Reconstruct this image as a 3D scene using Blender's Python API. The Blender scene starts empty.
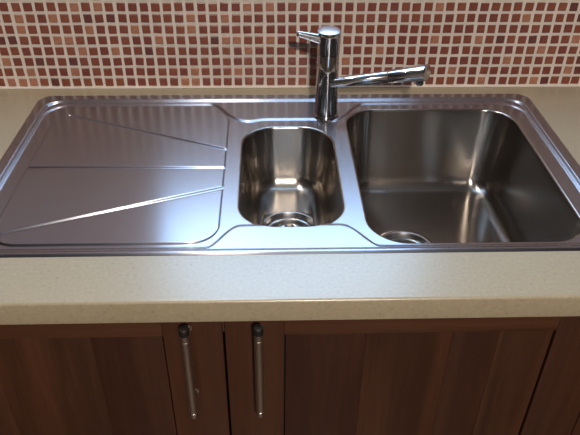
import bpy, bmesh, math, random
import numpy as np
from mathutils import Vector, Matrix

random.seed(7)
S = bpy.context.scene
COL = S.collection
PI = math.pi

# ------------------------------------------------------------------ camera
cam_data = bpy.data.cameras.new('camera')
cam_data.sensor_fit = 'HORIZONTAL'
cam_data.sensor_width = 36.0
cam_data.lens = 658.886 / 580.0 * 36.0
cam_data.clip_start = 0.01
cam = bpy.data.objects.new('camera', cam_data)
COL.objects.link(cam)
F_ = Vector((0.02996519, 0.81037102, -0.58515032))
R_ = Vector((0.99949967, -0.03022186, 0.00932971))
U_ = Vector((0.0101238, 0.58513712, 0.81087117))
cm = Matrix((R_, U_, -F_)).transposed().to_4x4()
cm.translation = Vector((-0.00669, -1.23286, 0.56571))
cam.matrix_world = cm
S.camera = cam

# ------------------------------------------------------------------ light
SKY_COLOR = (0.42, 0.67, 1.0)
SKY_STRENGTH = 6.6
LAMP_POWER = 66.0
WORKTOP_FILL_POWER = 6.0
LAMP_COLOR = (1.0, 0.89, 0.77)
world = bpy.data.worlds.new('overcast_sky')
S.world = world
world.use_nodes = True
bg = world.node_tree.nodes['Background']
bg.inputs['Color'].default_value = (*SKY_COLOR, 1)
bg.inputs['Strength'].default_value = 1.0
S.view_settings.view_transform = 'Standard'
S.view_settings.look = 'None'
S.view_settings.gamma = 1.0
S.view_settings.exposure = 0.0
S.view_settings.use_curve_mapping = False

# window openings (x0, x1, z0, z1)
WIN1 = (-0.30, 0.40, 0.335, 1.42)     # above the sink, in the tiled wall
WIN2 = (0.0, 0.30, 0.0, 1.10)     # behind the camera
ROOM = (-2.0, 2.1, -3.4, -0.9, 1.5)  # x0 x1 y_front floor ceiling
WALL_T = 0.06

def daylight(name, win, y, rx, radiance):
    # daylight entering through a window opening, just outside its pane
    sx, sy = win[1]-win[0], win[3]-win[2]
    l = bpy.data.lights.new(name, 'AREA')
    l.shape = 'RECTANGLE'; l.size = sx; l.size_y = sy
    l.color = SKY_COLOR; l.energy = radiance*PI*sx*sy
    o = bpy.data.objects.new(name, l); COL.objects.link(o)
    o.location = ((win[0]+win[1])/2, y, (win[2]+win[3])/2); o.rotation_euler = (rx, 0, 0)
daylight('window_daylight', WIN1, 0.036, -PI/2, SKY_STRENGTH)
daylight('rear_window_daylight', WIN2, ROOM[2]-WALL_T+0.005, PI/2, SKY_STRENGTH*0.15)
S.cycles.caustics_reflective = False
S.cycles.caustics_refractive = False
S.cycles.sample_clamp_indirect = 4.0

# ------------------------------------------------------------------ materials
def mat(name):
    m = bpy.data.materials.new(name); m.use_nodes = True
    nt = m.node_tree
    return m, nt, nt.nodes['Principled BSDF']
def N(nt, kind, **kw):
    n = nt.nodes.new(kind)
    for k, v in kw.items(): setattr(n, k, v)
    return n
def ramp(nt, fac, stops):
    r = N(nt, 'ShaderNodeValToRGB')
    el = r.color_ramp.elements
    while len(el) < len(stops): el.new(0.5)
    for e, (p, c) in zip(el, stops):
        e.position = p; e.color = (*c, 1)
    nt.links.new(fac, r.inputs['Fac'])
    return r.outputs['Color']
def coords(nt, scale):
    tc = N(nt, 'ShaderNodeTexCoord'); mp = N(nt, 'ShaderNodeMapping')
    mp.inputs['Scale'].default_value = scale
    nt.links.new(tc.outputs['Object'], mp.inputs['Vector'])
    return mp.outputs['Vector']
def noise(nt, vec, scale, detail=3, rough=0.55):
    n = N(nt, 'ShaderNodeTexNoise'); n.inputs['Scale'].default_value = scale
    n.inputs['Detail'].default_value = detail; n.inputs['Roughness'].default_value = rough
    nt.links.new(vec, n.inputs['Vector'])
    return n.outputs['Fac']
def bump(nt, b, height, strength, dist=0.001):
    bp = N(nt, 'ShaderNodeBump'); bp.inputs['Strength'].default_value = strength
    bp.inputs['Distance'].default_value = dist
    nt.links.new(height, bp.inputs['Height']); nt.links.new(bp.outputs['Normal'], b.inputs['Normal'])
def plain(name, col, rough=0.6, metal=0.0):
    m, nt, b = mat(name)
    f = noise(nt, coords(nt, (1, 1, 1)), 9, 3)
    c = ramp(nt, f, [(0.3, tuple(x*0.93 for x in col)), (0.7, tuple(min(1, x*1.05) for x in col))])
    nt.links.new(c, b.inputs['Base Color'])
    b.inputs['Roughness'].default_value = rough; b.inputs['Metallic'].default_value = metal
    return m
def steel(name, col, rough, aniso, tangent, grain=(0.1, 1, 1), streak=0.05):
    m, nt, b = mat(name)
    b.inputs['Metallic'].default_value = 1
    v = coords(nt, grain)
    f = noise(nt, v, 120, 2)
    c = ramp(nt, f, [(0.25, tuple(x*(1-streak) for x in col)), (0.75, tuple(min(1, x*(1+streak)) for x in col))])
    nt.links.new(c, b.inputs['Base Color'])
    sm = noise(nt, coords(nt, (1, 1, 1)), 14, 4)
    mr = N(nt, 'ShaderNodeMapRange')
    mr.inputs['To Min'].default_value = rough*0.97; mr.inputs['To Max'].default_value = rough*1.04
    nt.links.new(sm, mr.inputs['Value']); nt.links.new(mr.outputs['Result'], b.inputs['Roughness'])
    if aniso:
        b.inputs['Anisotropic'].default_value = aniso
        cx = N(nt, 'ShaderNodeCombineXYZ')
        for i in range(3): cx.inputs[i].default_value = tangent[i]
        nt.links.new(cx.outputs[0], b.inputs['Tangent'])
    return m
STEEL = steel('brushed_steel', (0.42, 0.41, 0.445), 0.262, 0.82, (0, 1, 0.15), streak=0.015)
BOWL = steel('satin_steel_bowl', (0.43, 0.395, 0.36), 0.21, 0.85, (0, 0.7, 0.7), streak=0.02)
DRAIN = steel('drain_steel', (0.58, 0.56, 0.54), 0.22, 0, None)
CHROME = steel('chrome', (0.62, 0.63, 0.65), 0.09, 0, None, streak=0.02)
CHROME_SATIN = steel('satin_chrome', (0.55, 0.55, 0.56), 0.2, 0, None)
DISC = steel('brushed_disc', (0.66, 0.66, 0.70), 0.36, 0, None)
NICKEL = steel('brushed_nickel', (0.50, 0.46, 0.42), 0.36, 0, None, grain=(1, 1, 0.1))
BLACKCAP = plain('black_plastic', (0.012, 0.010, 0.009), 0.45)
DARK = plain('dark_gap', (0.012, 0.008, 0.006), 0.8)
GROUT = plain('grout', (0.86, 0.79, 0.74), 0.8)
PAINT = plain('pale_lilac_paint', (0.68, 0.63, 0.74), 0.8)
WHITE = plain('white_paint', (0.78, 0.77, 0.74), 0.5)
ROOM_PAINT = plain('umber_paint', (0.10, 0.075, 0.06), 0.8)
CEIL = plain('ceiling_paint', (0.32, 0.29, 0.26), 0.8)
FLOOR = plain('brown_floor', (0.10, 0.055, 0.035), 0.5)
CARCASS = plain('carcass_board', (0.16, 0.08, 0.045), 0.6)

def tile_mat(name, col):
    m, nt, b = mat(name)
    f = noise(nt, coords(nt, (1, 1, 1)), 130, 3, 0.6)
    c = ramp(nt, f, [(0.3, tuple(x*0.82 for x in col)), (0.7, tuple(x*1.15 for x in col))])
    nt.links.new(c, b.inputs['Base Color'])
    b.inputs['Roughness'].default_value = 0.33
    return m
TILES = [tile_mat('terracotta_tile', (0.27, 0.082, 0.052)), tile_mat('brick_red_tile', (0.235, 0.066, 0.048)),
         tile_mat('russet_tile', (0.30, 0.098, 0.062)), tile_mat('dull_maroon_tile', (0.16, 0.052, 0.046)),
         tile_mat('pale_pink_tile', (0.47, 0.21, 0.135))]

def worktop_mat():
    m, nt, b = mat('beige_speckled_stone')
    v = coords(nt, (1, 1, 1))
    f = noise(nt, v, 210, 2, 0.5)
    c1 = ramp(nt, f, [(0.22, (0.31, 0.26, 0.19)), (0.36, (0.40, 0.34, 0.235)), (0.66, (0.44, 0.375, 0.262)), (0.82, (0.50, 0.45, 0.35))])
    big = noise(nt, v, 7, 3)
    mx = N(nt, 'ShaderNodeMixRGB', blend_type='MULTIPLY'); mx.inputs[0].default_value = 0.5
    c2 = ramp(nt, big, [(0.3, (0.88, 0.87, 0.86)), (0.7, (1, 1, 1))])
    nt.links.new(c1, mx.inputs[1]); nt.links.new(c2, mx.inputs[2])
    nt.links.new(mx.outputs[0], b.inputs['Base Color'])
    b.inputs['Roughness'].default_value = 0.30
    b.inputs['Specular IOR Level'].default_value = 1.0
    return m
WORKTOP = worktop_mat()

def wood(name, along, dark, light, seed=0.0):
    m, nt, b = mat(name)
    sc = {'z': (26, 26, 1.6), 'x': (1.6, 26, 26)}[along]
    tc = N(nt, 'ShaderNodeTexCoord'); mp = N(nt, 'ShaderNodeMapping')
    mp.inputs['Scale'].default_value = sc; mp.inputs['Location'].default_value = (seed, seed*0.7, seed*0.31)
    nt.links.new(tc.outputs['Object'], mp.inputs['Vector'])
    v = mp.outputs['Vector']
    n1 = N(nt, 'ShaderNodeTexNoise'); n1.inputs['Scale'].default_value = 0.55; n1.inputs['Detail'].default_value = 5
    n1.inputs['Distortion'].default_value = 0.9; nt.links.new(v, n1.inputs['Vector'])
    mid = tuple((a+c)/2 for a, c in zip(dark, light))
    c1 = ramp(nt, n1.outputs['Fac'], [(0.30, dark), (0.5, mid), (0.72, light)])
    n2 = noise(nt, v, 8, 2)
    c2 = ramp(nt, n2, [(0.3, (0.78, 0.78, 0.78)), (0.7, (1.08, 1.08, 1.08))])
    mx = N(nt, 'ShaderNodeMixRGB', blend_type='MULTIPLY'); mx.inputs[0].default_value = 0.7
    nt.links.new(c1, mx.inputs[1]); nt.links.new(c2, mx.inputs[2])
    nt.links.new(mx.outputs[0], b.inputs['Base Color'])
    b.inputs['Roughness'].default_value = 0.42
    return m
W_D, W_L = (0.034, 0.011, 0.006), (0.085, 0.032, 0.016)
WOOD_V = wood('walnut_upright_grain', 'z', W_D, W_L, 1.3)
WOOD_P = wood('walnut_panel_grain', 'z', (0.030, 0.010, 0.005), (0.090, 0.034, 0.016), 4.1)
WOOD_P2 = wood('walnut_dark_panel_grain', 'z', (0.024, 0.008, 0.005), (0.066, 0.024, 0.012), 9.7)
WOOD_H = wood('walnut_level_grain', 'x', (0.040, 0.014, 0.007), (0.105, 0.042, 0.019), 2.2)

def glass_mat():
    m = bpy.data.materials.new('window_glass'); m.use_nodes = True
    nt = m.node_tree; nt.nodes.clear()
    out = N(nt, 'ShaderNodeOutputMaterial'); mix = N(nt, 'ShaderNodeMixShader')
    tr = N(nt, 'ShaderNodeBsdfTransparent'); gl = N(nt, 'ShaderNodeBsdfGlossy')
    gl.inputs['Roughness'].default_value = 0.02
    mix.inputs[0].default_value = 0.05
    nt.links.new(tr.outputs[0], mix.inputs[1]); nt.links.new(gl.outputs[0], mix.inputs[2])
    nt.links.new(mix.outputs[0], out.inputs['Surface'])
    return m
GLASS = glass_mat()
def lamp_mat():
    m, nt, b = mat('lit_lamp_diffuser')
    b.inputs['Base Color'].default_value = (0.9, 0.9, 0.88, 1)
    b.inputs['Emission Color'].default_value = (*LAMP_COLOR, 1)
    b.inputs['Emission Strength'].default_value = 6.0
    return m
LAMP = lamp_mat()

# ------------------------------------------------------------------ mesh helpers
def link(name, me, material=None, parent=None, smooth=False):
    o = bpy.data.objects.new(name, me); COL.objects.link(o)
    if material is not None: me.materials.append(material)
    if parent is not None: o.parent = parent
    if smooth: me.shade_smooth()
    return o
def obj(name, bm, material, parent=None, smooth=False, angle=None):
    bmesh.ops.recalc_face_normals(bm, faces=bm.faces[:])
    me = bpy.data.meshes.new(name); bm.to_mesh(me); bm.free()
    o = link(name, me, material, parent, smooth or angle is not None)
    if angle is not None:
        me.set_sharp_from_angle(angle=math.radians(angle))
    return o
def empty(name, loc=(0, 0, 0)):
    o = bpy.data.objects.new(name, None); COL.objects.link(o); o.location = loc
    o.empty_display_size = 0.05
    return o
def tag(o, label=None, cat=None, group=None, kind=None):
    if label: o['label'] = label
    if cat: o['category'] = cat
    if group: o['group'] = group
    if kind: o['kind'] = kind
    return o
def box(bm, x0, x1, y0, y1, z0, z1, bev=0.0, seg=2):
    r = bmesh.ops.create_cube(bm, size=1.0)
    vs = r['verts']
    for v in vs:
        v.co = Vector(((x0+x1)/2 + v.co.x*(x1-x0), (y0+y1)/2 + v.co.y*(y1-y0), (z0+z1)/2 + v.co.z*(z1-z0)))
    if bev:
        es = {e for v in vs for e in v.link_edges}
        bmesh.ops.bevel(bm, geom=list(es), offset=bev, segments=seg, affect='EDGES', profile=0.5)
def frame_of(d):
    d = d.normalized()
    u = d.cross(Vector((0, 0, 1)))
    if u.length < 1e-4: u = Vector((1, 0, 0))
    u.normalize()
    return d, u, u.cross(d).normalized()
def revolve(bm, origin, axis, profile, seg=40, cap0=True, cap1=True, tilt=None):
    """profile: list of (t along axis, radius); tilt = (k_u, k_w) shears the last rings into an oblique cut"""
    d, u, w = frame_of(Vector(axis)); o = Vector(origin)
    rings = []
    for i, (t, r) in enumerate(profile):
        ring = []
        for k in range(seg):
            a = 2*PI*k/seg
            off = u*math.cos(a)*r + w*math.sin(a)*r
            tt = t
            if tilt and i >= len(profile)-tilt[2]:
                tt = t + tilt[0]*math.cos(a)*r + tilt[1]*math.sin(a)*r
            ring.append(bm.verts.new(o + d*tt + off))
        rings.append(ring)
    for a, b in zip(rings, rings[1:]):
        for k in range(seg):
            bm.faces.new((a[k], a[(k+1) % seg], b[(k+1) % seg], b[k]))
    if cap0: bm.faces.new(rings[0])
    if cap1: bm.faces.new(rings[-1])

# ------------------------------------------------------------------ room shell
RX0, RX1, RY, RZ0, RZ1 = ROOM
def holed_wall(name, y0, y1, win, material):
    bm = bmesh.new()
    x0, x1, z0, z1 = win
    box(bm, RX0, x0, y0, y1, RZ0, RZ1); box(bm, x1, RX1, y0, y1, RZ0, RZ1)
    box(bm, x0, x1, y0, y1, RZ0, z0); box(bm, x0, x1, y0, y1, z1, RZ1)
    return tag(obj(name, bm, material), kind='structure')
wall_back = holed_wall('wall_back', 0.003, WALL_T, WIN1, PAINT)
tag(wall_back, 'wall behind the sink faced with small terracotta mosaic tiles and pale grout')
wall_front = holed_wall('wall_front', RY-WALL_T, RY, WIN2, ROOM_PAINT)
for nm, b in (('wall_left', (RX0-0.15, RX0, RY, 0.003, RZ0, RZ1)), ('wall_right', (RX1, RX1+0.15, RY, 0.003, RZ0, RZ1)),
              ('floor', (RX0-0.15, RX1+0.15, RY-WALL_T, WALL_T, RZ0-0.1, RZ0)), ('ceiling', (RX0-0.15, RX1+0.15, RY-WALL_T, WALL_T, RZ1, RZ1+0.1))):
    bm = bmesh.new(); box(bm, *b)
    tag(obj(nm, bm, {'floor': FLOOR, 'ceiling': CEIL}.get(nm, ROOM_PAINT)), kind='structure')

def window(name, win, yo, s):
    x0, x1, z0, z1 = win
    e = tag(empty(name, (0, 0, 0)), kind='structure')
    t = 0.03
    for b in ((x0, x0+t, z0, z1), (x1-t, x1, z0, z1), (x0+t, x1-t, z0, z0+t), (x0+t, x1-t, z1-t, z1)):
        bm = bmesh.new(); box(bm, b[0], b[1], yo-0.015, yo+0.015, b[2], b[3], 0.003, 1)
        obj('window_frame', bm, WHITE, e)
    bm = bmesh.new(); box(bm, x0+t, x1-t, yo-0.003, yo+0.003, z0+t, z1-t)
    obj('pane', bm, GLASS, e)
    return e
window('window_1', WIN1, 0.022, 1)
window('window_2', WIN2, RY-WALL_T+0.045, -1)

# ------------------------------------------------------------------ mosaic tiles on the wall
bm = bmesh.new()
TP, TX0, TZ0 = 0.02137, -0.49488, 0.01332
box(bm, RX0, RX1, 0.0, 0.003, 0.0, 0.248)
obj('grout_bed', bm, GROUT, wall_back)
bm = bmesh.new()          # pale sealant line along the foot of the tiles
box(bm, RX0, RX1, -0.004, 0.0, 0.0, 0.0035, 0.001, 1)
obj('sealant_strip', bm, GROUT, wall_back)

def tile_mesh(wx, wz, sk):
    h = 0.0024
    P = []
    for y, i in ((0, 0.0), (-h*0.6, 0.0002), (-h, 0.0011)):
        for sx, sz in ((-1, -1), (1, -1), (1, 1), (-1, 1)):
            P.append((sx*(wx/2-i) + sk*sz*wz/2, y, sz*(wz/2-i)))
    Fc = []
    for a in (0, 4):
        for k in range(4):
            Fc.append((a+k, a+(k+1) % 4, a+4+(k+1) % 4, a+4+k))
    Fc.append((8, 9, 10, 11))
    return P, Fc
variants = []
for wx, wz, sk in ((0.0154, 0.0156, 0.0), (0.0158, 0.0152, 0.03), (0.0150, 0.0158, -0.03), (0.0160, 0.0157, 0.01)):
    P, Fc = tile_mesh(wx, wz, sk)
    me = bpy.data.meshes.new('tile'); me.from_pydata(P, [], Fc); me.update()
    me.materials.append(TILES[0])
    variants.append((me, P, Fc))
light = {(7, 6), (7, 8), (6, 1), (6, 4), (5, 1), (5, 7), (5, 11), (4, 4), (4, 5), (3, 6), (3, 9), (1, 1), (1, 5), (0, 0), (0, 1),
         (7, 21), (7, 23), (6, 16), (6, 19), (5, 16), (4, 13), (4, 19), (4, 20), (4, 23), (1, 16), (1, 20), (0, 15), (0, 16),
         (3, 33), (7, 38), (6, 46), (4, 38), (4, 42), (2, 45), (1, 40), (1, 51), (0, 43), (0, 48), (2, 30), (3, 48), (3, 21)}
darkt = {(6, 7), (6, 9), (4, 0), (2, 2), (2, 5), (0, 3), (4, 18), (3, 12), (4, 47), (7, 50), (4, 44), (0, 49)}
trng = random.Random(11)
sv, sf, smi = [], [], []
for k in range(0, 11):
    for c in range(-20, 72):
        x = TX0 + c*TP + trng.gauss(0, 0.0004); z = TZ0 + k*TP + trng.gauss(0, 0.0003)
        rot = trng.gauss(0, 0.022)
        mi = 4 if (k, c) in light else 3 if (k, c) in darkt else trng.choice((0, 0, 1, 1, 2))
        if (k > 7 or c < 0 or c > 50) and (k, c) not in light: mi = trng.choice((0, 0, 1, 1, 2, 2, 3, 4))
        me, P, Fc = trng.choice(variants)
        y = -trng.uniform(0, 0.0004)
        if 2 <= k <= 7 and 0 <= c <= 50:
            o = bpy.data.objects.new('tile', me); COL.objects.link(o); o.parent = wall_back
            o.location = (x, y, z); o.rotation_euler = (trng.gauss(0, 0.012), rot, trng.gauss(0, 0.012))
            o.material_slots[0].link = 'OBJECT'; o.material_slots[0].material = TILES[mi]
        else:
            b0 = len(sv); cr, sr = math.cos(rot), math.sin(rot)
            sv += [(x+px*cr+pz*sr, y+py, z-px*sr+pz*cr) for px, py, pz in P]
            sf += [tuple(b0+i for i in f) for f in Fc]; smi += [mi]*len(Fc)
me = bpy.data.meshes.new('further_tiles'); me.from_pydata(sv, [], sf)
for m in TILES: me.materials.append(m)
me.polygons.foreach_set('material_index', smi); me.update()
tag(link('further_tiles', me, None, wall_back), kind='stuff')

# ------------------------------------------------------------------ worktop with the sink cut-out
WY, WT = -0.62657, 0.036
HX0, HX1, HY0, HY1 = -0.441, 0.495, -0.5295, -0.050
def worktop():
    bm = bmesh.new()
    # front profile swept along x, in three bands so that the hole stays open
    X0, X1, r = RX0+0.003, RX1-0.003, 0.004
    xs = [X0, HX0, HX1, X1]
    def prof(x):
        p = [(0.0, -WT), (0.0, 0.0), (HY1, 0.0), (HY0, 0.0)]
        for i in range(6):
            a = PI/2*i/5
            p.append((WY + r - r*math.sin(a), -r + r*math.cos(a)))
        for i in range(4):
            a = PI/2*i/3
            p.append((WY + 0.002 - 0.002*math.cos(a), -WT + 0.002 - 0.002*math.sin(a)))
        p += [(HY0, -WT), (HY1, -WT)]
        return [bm.verts.new((x, y, z)) for y, z in p]
    rings = [prof(x) for x in xs]
    n = len(rings[0])
    for j, (a, b) in enumerate(zip(rings, rings[1:])):
        for k in range(n):
            if j == 1 and (k == 2 or k == n-2): continue
            bm.faces.new((a[k], a[(k+1) % n], b[(k+1) % n], b[k]))
    # inside faces of the hole
    a, b = rings[1], rings[2]
    bm.faces.new((a[2], b[2], b[n-1], a[n-1])); bm.faces.new((a[3], b[3], b[n-2], a[n-2]))
    bm.faces.new((a[2], a[3], a[n-2], a[n-1])); bm.faces.new((b[2], b[3], b[n-2], b[n-1]))
    bm.faces.new(rings[0]); bm.faces.new(rings[-1])
    return obj('worktop', bm, WORKTOP, None, angle=35)
wt = worktop()
tag(wt, 'pale beige speckled stone worktop running below the mosaic wall', 'worktop')

# ------------------------------------------------------------------ sink
OX0, OX1, OY0, OY1 = -0.4525, 0.5075, -0.53525, -0.03525
MB = (0.133, 0.458, -0.509, -0.088, 0.060)       # main bowl outline
HB = (-0.057, 0.108, -0.4705, -0.156, 0.062)     # half bowl outline
ZR, ZL, ZD, ZP = 0.0026, -0.0019, -0.0049, -0.0026  # rim, ledge, deck, drainer panel

def sd_rr(x, y, x0, x1, y0, y1, r):
    qx = np.abs(x-(x0+x1)/2) - (x1-x0)/2 + r
    qy = np.abs(y-(y0+y1)/2) - (y1-y0)/2 + r
    return np.hypot(np.maximum(qx, 0), np.maximum(qy, 0)) + np.minimum(np.maximum(qx, qy), 0) - r
def ss(v, a, b):
    t = np.clip((v-a)/(b-a), 0, 1)
    return t*t*t*(t*(6*t-15)+10)
def lin(v, a, b, r=0.22):
    # straight ramp from 0 to 1 with rounded ends
    t = np.clip((v-a)/(b-a), 0, 1)
    k = 1/(1-r)
    return np.where(t < r, k*t*t/(2*r), np.where(t > 1-r, 1-k*(1-t)**2/(2*r), k*(t-r/2)))
def smax(a, b, k):
    h = np.clip(0.5-0.5*(b-a)/k, 0, 1)
    return b*(1-h)+a*h + k*h*(1-h)
def seg_sd(x, y, ax, ay, bx, by):
    vx, vy = bx-ax, by-ay
    t = np.clip(((x-ax)*vx+(y-ay)*vy)/(vx*vx+vy*vy), 0, 1)
    return np.hypot(x-ax-t*vx, y-ay-t*vy), t
def ledge_back(x):
    curl = np.exp(-((x+0.044)/0.017)**2) + np.exp(-((x-0.106)/0.017)**2)
    return -0.067 - 0.066*ss(x, -0.130, -0.052)*(1-ss(x, 0.108, 0.188)) - 0.007*curl
def ledge_front(x):
    return -0.519 + 0.0560*ss(x, -0.108, -0.044)*(1-ss(x, 0.090, 0.160))
def height(x, y):
    e = -sd_rr(x, y, OX0, OX1, OY0, OY1, 0.028)
    h = 0.0002 + (ZR-0.0002)*np.sin(np.clip(e/0.006, 0, 1)*PI/2)
    # inner edge of the raised rim, stepping down to the tap ledge level
    i = -sd_rr(x, y, -0.4345, 0.4885, -0.529, -0.0555, 0.040)
    ex = np.minimum(x-OX0, OX1-x); ey = np.minimum(y-OY0, OY1-y)
    side = ss((ey-ex)/0.05, -0.5, 0.5)        # the ends of the rim fall more steeply than its long sides
    h = h + (ZL-ZR)*lin(i, 0.0, 0.0103-0.0060*side)
    # recessed deck: rectangle minus the two waved ledges at the half bowl
    d = sd_rr(x, y, -0.4280, 0.4820, -0.5145, -0.070, 0.050)
    yb, yf = ledge_back(x), ledge_front(x)
    slope_b = (ledge_back(x+1e-4)-ledge_back(x-1e-4))/2e-4
    slope_f = (ledge_front(x+1e-4)-ledge_front(x-1e-4))/2e-4
    diag = ss(np.maximum(slope_b**2/(1+slope_b**2)*(y > -0.25), slope_f**2/(1+slope_f**2)*(y < -0.25)), 0.1, 0.7)
    d = smax(d, (y-yb)/np.sqrt(1+slope_b**2), 0.004)
    d = smax(d, (yf-y)/np.sqrt(1+slope_f**2), 0.004)
    h = h + (ZD-ZL)*lin(-d/(0.0044-0.0021*np.maximum(side, diag)), -1.0, 1.0)
    # drainer panel standing proud of the deck, cut by three fanned channels
    p = -sd_rr(x, y, -0.404, -0.0805, -0.5045, -0.098, 0.042)
    up = ss(p, -0.0008, 0.0020)
    for ax, ay, bx, by in ((-0.378, -0.1135, -0.070, -0.250), (-0.415, -0.298, -0.070, -0.305), (-0.400, -0.482, -0.070, -0.360)):
        g, t = seg_sd(x, y, ax, ay, bx, by)
        wdt = 0.0022 + 0.0012*t + 0.006*ss(t, 0.965, 1.0)**2
        up = up*ss(g, wdt*0.35, wdt+0.0018)
    h = h + (ZP-ZD)*up
    return h
def deck_mesh():
    st = 0.0015
    xs = np.arange(OX0-st, OX1+2*st, st); ys = np.arange(OY0-st, OY1+2*st, st)
    X, Y = np.meshgrid(xs, ys)
    Z = height(X, Y)
    G = np.minimum(np.minimum(-sd_rr(X, Y, OX0, OX1, OY0, OY1, 0.028), sd_rr(X, Y, *MB)), sd_rr(X, Y, *HB))
    ny, nx = X.shape
    verts, faces, vid, cut = [], [], {}, {}
    def vert(j, i):
        k = (j, i)
        if k not in vid:
            vid[k] = len(verts); verts.append((X[j, i], Y[j, i], Z[j, i]))
        return vid[k]
    def edge(a, b):
        k = (a, b) if a < b else (b, a)
        if k not in cut:
            ga, gb = G[k[0]], G[k[1]]; t = ga/(ga-gb)
            cut[k] = len(verts)
            verts.append(tuple(Q[k[0]]*(1-t)+Q[k[1]]*t for Q in (X, Y, Z)))
        return cut[k]
    ins = G > 0
    for j in range(ny-1):
        for i in range(nx-1):
            c = ((j, i), (j, i+1), (j+1, i+1), (j+1, i))
            m = [ins[q] for q in c]
            if not any(m): continue
            if all(m): faces.append(tuple(vert(*q) for q in c)); continue
            poly = []
            for a in range(4):
                b = (a+1) % 4
                if m[a]: poly.append(vert(*c[a]))
                if m[a] != m[b]: poly.append(edge(c[a], c[b]))
            if len(poly) > 2: faces.append(tuple(poly))
    me = bpy.data.meshes.new('drainer_deck'); me.from_pydata(verts, [], faces); me.update()
    return me
sink = empty('inset_sink', (0.0275, -0.28525, 0.0))
tag(sink, 'brushed stainless steel inset sink with drainer, half bowl and large bowl', 'sink')
def under(o, root):
    o.parent = root; o.matrix_parent_inverse = Matrix.Translation(-Vector(root.location))
    return o
under(link('drainer_deck', deck_mesh(), STEEL, None, True), sink)

def rr_points(x0, x1, y0, y1, r, nc=14, ne=10):
    P = []
    cs = ((x1-r, y1-r, 0), (x0+r, y1-r, PI/2), (x0+r, y0+r, PI), (x1-r, y0+r, 1.5*PI))
    for q, (cx, cy, a0) in enumerate(cs):
        for k in range(nc+1):
            a = a0 + PI/2*k/nc
            P.append((cx+r*math.cos(a), cy+r*math.sin(a)))
        nx_, ny_, b0 = cs[(q+1) % 4]
        sx, sy = P[-1]; ex, ey = nx_+r*math.cos(b0), ny_+r*math.sin(b0)
        for k in range(1, ne):
            P.append((sx+(ex-sx)*k/ne, sy+(ey-sy)*k/ne))
    return P
def bowl(name, out, depth, fold, taper, drain, rd, ztop):
    x0, x1, y0, y1, r = out
    prof = [(-0.0008, ztop)]
    lip = 0.0045
    for k in range(0, 7):
        a = PI/2*k/6*0.96
        prof.append((lip*math.sin(a), ztop-0.0001-lip*(1-math.cos(a))))
    zf = -depth
    zi = prof[-1]
    nwall = 10
    for k in range(1, nwall+1):
        t = k/nwall
        prof.append((zi[0]+taper*t, zi[1]+(zf+fold-zi[1])*t))
    i0 = prof[-1][0]
    for k in range(1, 11):
        a = PI/2*k/10
        prof.append((i0+fold*(1-math.cos(a))*1.0, zf+fold-fold*math.sin(a)))
    bm = bmesh.new(); rings = []; top = None
    for ins, z in prof:
        P = rr_points(x0+ins, x1-ins, y0+ins, y1-ins, max(r-ins*0.8, 0.012))
        # the lip follows the pressed deck, the walls below are level
        if top is None:
            A = np.array(P); top = height(A[:, 0], A[:, 1]) - ztop
        k = max(0.0, 1.0 - (ztop-z)/0.03)
        rings.append([bm.verts.new((x, y, z + dz*k)) for (x, y), dz in zip(P, top)])
    base = rr_points(x0+prof[-1][0], x1-prof[-1][0], y0+prof[-1][0], y1-prof[-1][0], max(r-prof[-1][0]*0.8, 0.012))
    for t in (0.15, 0.35, 0.6, 0.85, 1.0):
        ring = []
        for px, py in base:
            a = math.atan2(py-drain[1], px-drain[0])
            cx, cy = drain[0]+rd*math.cos(a), drain[1]+rd*math.sin(a)
            ring.append(bm.verts.new((px+(cx-px)*t, py+(cy-py)*t, zf-0.003*t)))
        rings.append(ring)
    n = len(rings[0])
    for a, b in zip(rings, rings[1:]):
        for k in range(n):
            bm.faces.new((a[k], a[(k+1) % n], b[(k+1) % n], b[k]))
    o = obj(name, bm, BOWL, None, True)
    under(o, sink)
    # waste: pressed flange ring, dished cup, perforated basket with a knob
    zt = zf-0.003
    bm = bmesh.new()
    revolve(bm, (drain[0], drain[1], zt), (0, 0, 1), [(0.0, rd+0.001), (0.0016, rd-0.001), (0.0022, rd-0.004), (0.0012, rd-0.008), (-0.004, rd-0.011), (-0.009, rd-0.013), (-0.0095, rd-0.018), (-0.012, rd-0.020), (-0.020, rd-0.022), (-0.0205, 0.004)], 48, False, True)
    w = obj('waste_cup', bm, DRAIN, None, angle=40); w.parent = o
    bm = bmesh.new()
    rb = rd-0.018
    revolve(bm, (drain[0], drain[1], zt-0.009), (0, 0, 1), [(-0.008, rb-0.002), (0.0, rb), (0.003, rb-0.001), (0.0032, rb-0.004), (0.0, rb-0.007), (-0.004, rb-0.012), (-0.004, 0.012), (-0.001, 0.009), (0.008, 0.006), (0.009, 0.009), (0.0125, 0.0095), (0.0145, 0.007), (0.015, 0.001)], 48, False, True)
    b = obj('strainer_basket', bm, DRAIN, None, angle=40); b.parent = o
    return o
bowl('main_bowl', MB, 0.176, 0.030, 0.010, (0.237, -0.303), 0.057, ZD)
bowl('half_bowl', HB, 0.126, 0.026, 0.008, (0.027, -0.304), 0.056, ZD)

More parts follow.
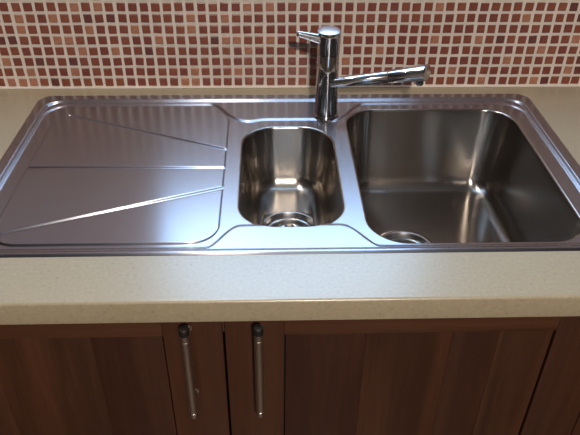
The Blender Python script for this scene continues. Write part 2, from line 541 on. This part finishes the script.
# ------------------------------------------------------------------ mixer tap
TX, TY = 0.099, -0.118
tap = empty('mixer_tap', (TX, TY, ZL))
tag(tap, 'chrome mixer tap with side lever and angled spout behind the half bowl', 'tap')
def tp(name, bm, m, angle=40):
    return under(obj(name, bm, m, None, angle=angle), tap)
bm = bmesh.new()
revolve(bm, (TX, TY, ZL), (0, 0, 1), [(0, 0.0242), (0.002, 0.0245), (0.0045, 0.0240), (0.006, 0.0225)], 48)
tp('base_ring', bm, CHROME)
bm = bmesh.new()
revolve(bm, (TX, TY, ZL), (0, 0, 1), [(0.0055, 0.0222), (0.02, 0.0215), (0.05, 0.0205), (0.08, 0.0198), (0.120, 0.0196), (0.1208, 0.0190)], 48)
tp('tap_body', bm, CHROME)
bm = bmesh.new()
revolve(bm, (TX, TY, ZL), (0, 0, 1), [(0.1212, 0.0190), (0.122, 0.0201), (0.154, 0.0206), (0.1605, 0.0207), (0.1615, 0.0203)], 48)
tp('lever_cap', bm, CHROME)
bm = bmesh.new()
revolve(bm, (TX, TY, ZL+0.1612), (0, -0.07, 1), [(0, 0.0202), (0.0012, 0.0198), (0.0026, 0.0170), (0.0040, 0.0120), (0.0048, 0.0060), (0.0050, 0.0008)], 48)
tp('cap_disc', bm, DISC)
bm = bmesh.new()
la, lb = Vector((TX-0.012, TY-0.004, 0.146)), Vector((0.0425, TY-0.008, 0.1585))
L = (lb-la).length
revolve(bm, la, lb-la, [(0, 0.0090), (0.010, 0.0084), (L*0.6, 0.0066), (L*0.92, 0.0052), (L*0.98, 0.0048), (L, 0.0038)], 24)
lever = tp('lever', bm, CHROME_SATIN)
sa, sb = Vector((TX+0.002, TY-0.010, 0.0665)), Vector((0.272, -0.150, 0.0955))
L = (sb-sa).length
bm = bmesh.new()
revolve(bm, sa, sb-sa, [(0, 0.0094), (0.02, 0.0094), (0.03, 0.0096), (L*0.60, 0.0113), (L*0.607, 0.0108)], 36)
tp('spout', bm, CHROME)
bm = bmesh.new()
revolve(bm, sa, sb-sa, [(L*0.610, 0.0108), (L*0.617, 0.0116), (L*0.8, 0.0130), (L*0.96, 0.0143), (L*0.995, 0.0145), (L*1.0, 0.0138)], 36, tilt=(-0.55, 0.0, 2))
head = tp('spray_head', bm, CHROME)
bm = bmesh.new()
d = (sb-sa).normalized()
bp_ = sa + d*(L*0.935)
revolve(bm, bp_ + Vector((0, 0, -0.008)), (0.05, 0, -1), [(0, 0.0072), (0.010, 0.0072), (0.0125, 0.0068), (0.014, 0.0056)], 28)
aer = tp('aerator', bm, CHROME)

# ------------------------------------------------------------------ base cabinets
DY = -0.603       # front plane of the doors
CY0, CY1 = DY+0.020, -0.010
ZTOP, ZBOT = -0.0375, -0.75
def handle_mesh():
    bm = bmesh.new()
    revolve(bm, (0, -0.029, -0.0825), (0, 0, 1), [(0, 0.0053), (0.0008, 0.0061), (0.010, 0.0062), (0.0104, 0.0057), (0.0114, 0.0057), (0.0118, 0.0062),
            (0.1532, 0.0062), (0.1536, 0.0057), (0.1546, 0.0057), (0.155, 0.0062), (0.1642, 0.0061), (0.165, 0.0053)], 24)
    nbar = len(bm.faces)
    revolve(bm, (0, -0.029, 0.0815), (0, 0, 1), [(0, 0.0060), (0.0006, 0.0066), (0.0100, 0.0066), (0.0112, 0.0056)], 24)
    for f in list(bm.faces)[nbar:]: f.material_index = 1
    for z in (-0.064, 0.064):
        revolve(bm, (0, -0.027, z), (0, 1, 0), [(0, 0.0040), (0.0265, 0.0040), (0.027, 0.0062), (0.029, 0.0062)], 18)
    bmesh.ops.recalc_face_normals(bm, faces=bm.faces[:])
    me = bpy.data.meshes.new('bar_handle'); bm.to_mesh(me); bm.free()
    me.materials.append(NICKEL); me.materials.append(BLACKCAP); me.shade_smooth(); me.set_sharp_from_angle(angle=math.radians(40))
    return me
HANDLE = handle_mesh()
def door(cab, x0, x1, hx, panel_mat):
    zt, zb = ZTOP-0.004, ZBOT
    sw, rh = 0.080, 0.0435
    bm = bmesh.new(); box(bm, x0+0.002, x1-0.002, DY+0.012, DY+0.0195, zb+0.002, zt-0.002)
    dr = obj('door', bm, DARK); under(dr, cab)
    def sub(nm, b, m, bev=0.0012):
        bm = bmesh.new(); box(bm, *b, bev, 2)
        o = obj(nm, bm, m, None, angle=40); o.parent = dr
    sub('stile', (x0, x0+sw, DY, DY+0.012, zb, zt), WOOD_V)
    sub('stile', (x1-sw, x1, DY, DY+0.012, zb, zt), WOOD_V)
    sub('rail', (x0+sw, x1-sw, DY, DY+0.012, zt-rh, zt), WOOD_H)
    sub('rail', (x0+sw, x1-sw, DY, DY+0.012, zb, zb+rh), WOOD_H)
    # the panel is made of upright boards of differing tone
    px0, px1 = x0+sw+0.0022, x1-sw-0.0022
    n = len(panel_mat)
    bounds = [px0 + (px1-px0)*f for f in [0]+[q[0] for q in panel_mat]]
    for k in range(n):
        g = 0.00005 if k else 0
        sub('panel_board', (bounds[k]+g, bounds[k+1], DY+0.0035, DY+0.012, zb+rh+0.002, zt-rh-0.0012), panel_mat[k][1], 0.0004)
    if hx is not None:
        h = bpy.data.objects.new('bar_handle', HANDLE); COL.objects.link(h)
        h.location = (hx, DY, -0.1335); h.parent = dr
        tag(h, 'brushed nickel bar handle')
    return dr
def cabinet(x0, x1, label, doors, name='base_cabinet', group=None):
    cab = tag(empty(name, ((x0+x1)/2, -0.3, RZ0)), label, 'cabinet', group)
    def part(nm, b, m):
        bm = bmesh.new(); box(bm, *b, 0.0008, 1); under(obj(nm, bm, m), cab)
    part('side_panel', (x0, x0+0.018, CY0, CY1, ZBOT, ZTOP), CARCASS)
    part('side_panel', (x1-0.018, x1, CY0, CY1, ZBOT, ZTOP), CARCASS)
    part('bottom_panel', (x0+0.018, x1-0.018, CY0, CY1, ZBOT, ZBOT+0.018), CARCASS)
    part('back_panel', (x0+0.018, x1-0.018, CY1-0.010, CY1, ZBOT+0.018, ZTOP), CARCASS)
    part('front_brace', (x0+0.018, x1-0.018, CY0, CY0+0.018, ZTOP-0.06, ZTOP), CARCASS)
    part('plinth', (x0, x1, CY0+0.05, CY0+0.068, RZ0, ZBOT), WOOD_H)
    for a, b in ((x0, doors[0][0]-0.0015), (doors[-1][1]+0.0015, x1)):
        if b-a < 0.01: continue
        part('filler_post', (a, b, DY, CY0, ZBOT, ZTOP-0.004), WOOD_V)
    for a in doors: door(cab, *a)
    return cab
P1, P2 = WOOD_P, WOOD_P2
cabinet(-1.266, -0.664, 'walnut single door base cabinet left of the sink cabinet', [(-1.2645, -0.6655, -0.715, [(0.5, P1), (1.0, P2)])])
cabinet(0.522, 1.124, 'walnut single door base cabinet right of the sink cabinet', [(0.5235, 1.1225, 0.573, [(0.4, P2), (1.0, P1)])])
cabinet(-0.662, 0.520, 'walnut base cabinet with two framed doors and bar handles under the sink',
        [(-0.6065, -0.0725, -0.1185, [(0.36, P1), (0.74, P1), (1.0, P2)]),
         (-0.0695, 0.4645, -0.0235, [(0.30, P2), (0.62, P1), (0.80, P2), (1.0, P1)])], 'sink_base_cabinet')

# ------------------------------------------------------------------ ceiling lamp and added fill light
def ceiling_lamp(name, x, y, r, power, label):
    lc = (x, y, RZ1)
    lamp = tag(empty(name, lc), label, 'lamp')
    bm = bmesh.new(); revolve(bm, lc, (0, 0, -1), [(0, r*1.2), (r*0.3, r*1.2), (r*0.35, r*1.15)], 40)
    under(obj('lamp_base', bm, WHITE, None, angle=40), lamp)
    bm = bmesh.new(); revolve(bm, lc, (0, 0, -1), [(r*0.34, r*1.1), (r*0.55, r), (r*0.7, r*0.7), (r*0.78, r*0.3), (r*0.8, r*0.02)], 40)
    under(obj('diffuser', bm, LAMP, None, angle=60), lamp)
    ll = bpy.data.lights.new('lamp_light', 'AREA'); ll.shape = 'DISK'; ll.size = r*1.6
    ll.energy = power; ll.color = LAMP_COLOR
    lo = bpy.data.objects.new('lamp_light', ll); COL.objects.link(lo)
    lo.location = (x, y, RZ1-r*0.85)
ceiling_lamp('ceiling_lamp', 0.22, -2.45, 0.10, LAMP_POWER, 'round white flush ceiling lamp in the middle of the kitchen')
ceiling_lamp('worktop_fill_light', -0.18, -0.25, 0.05, WORKTOP_FILL_POWER, 'small round fill light added above the sink drainer')  # unseen light, added to brighten the worktop and other level surfaces
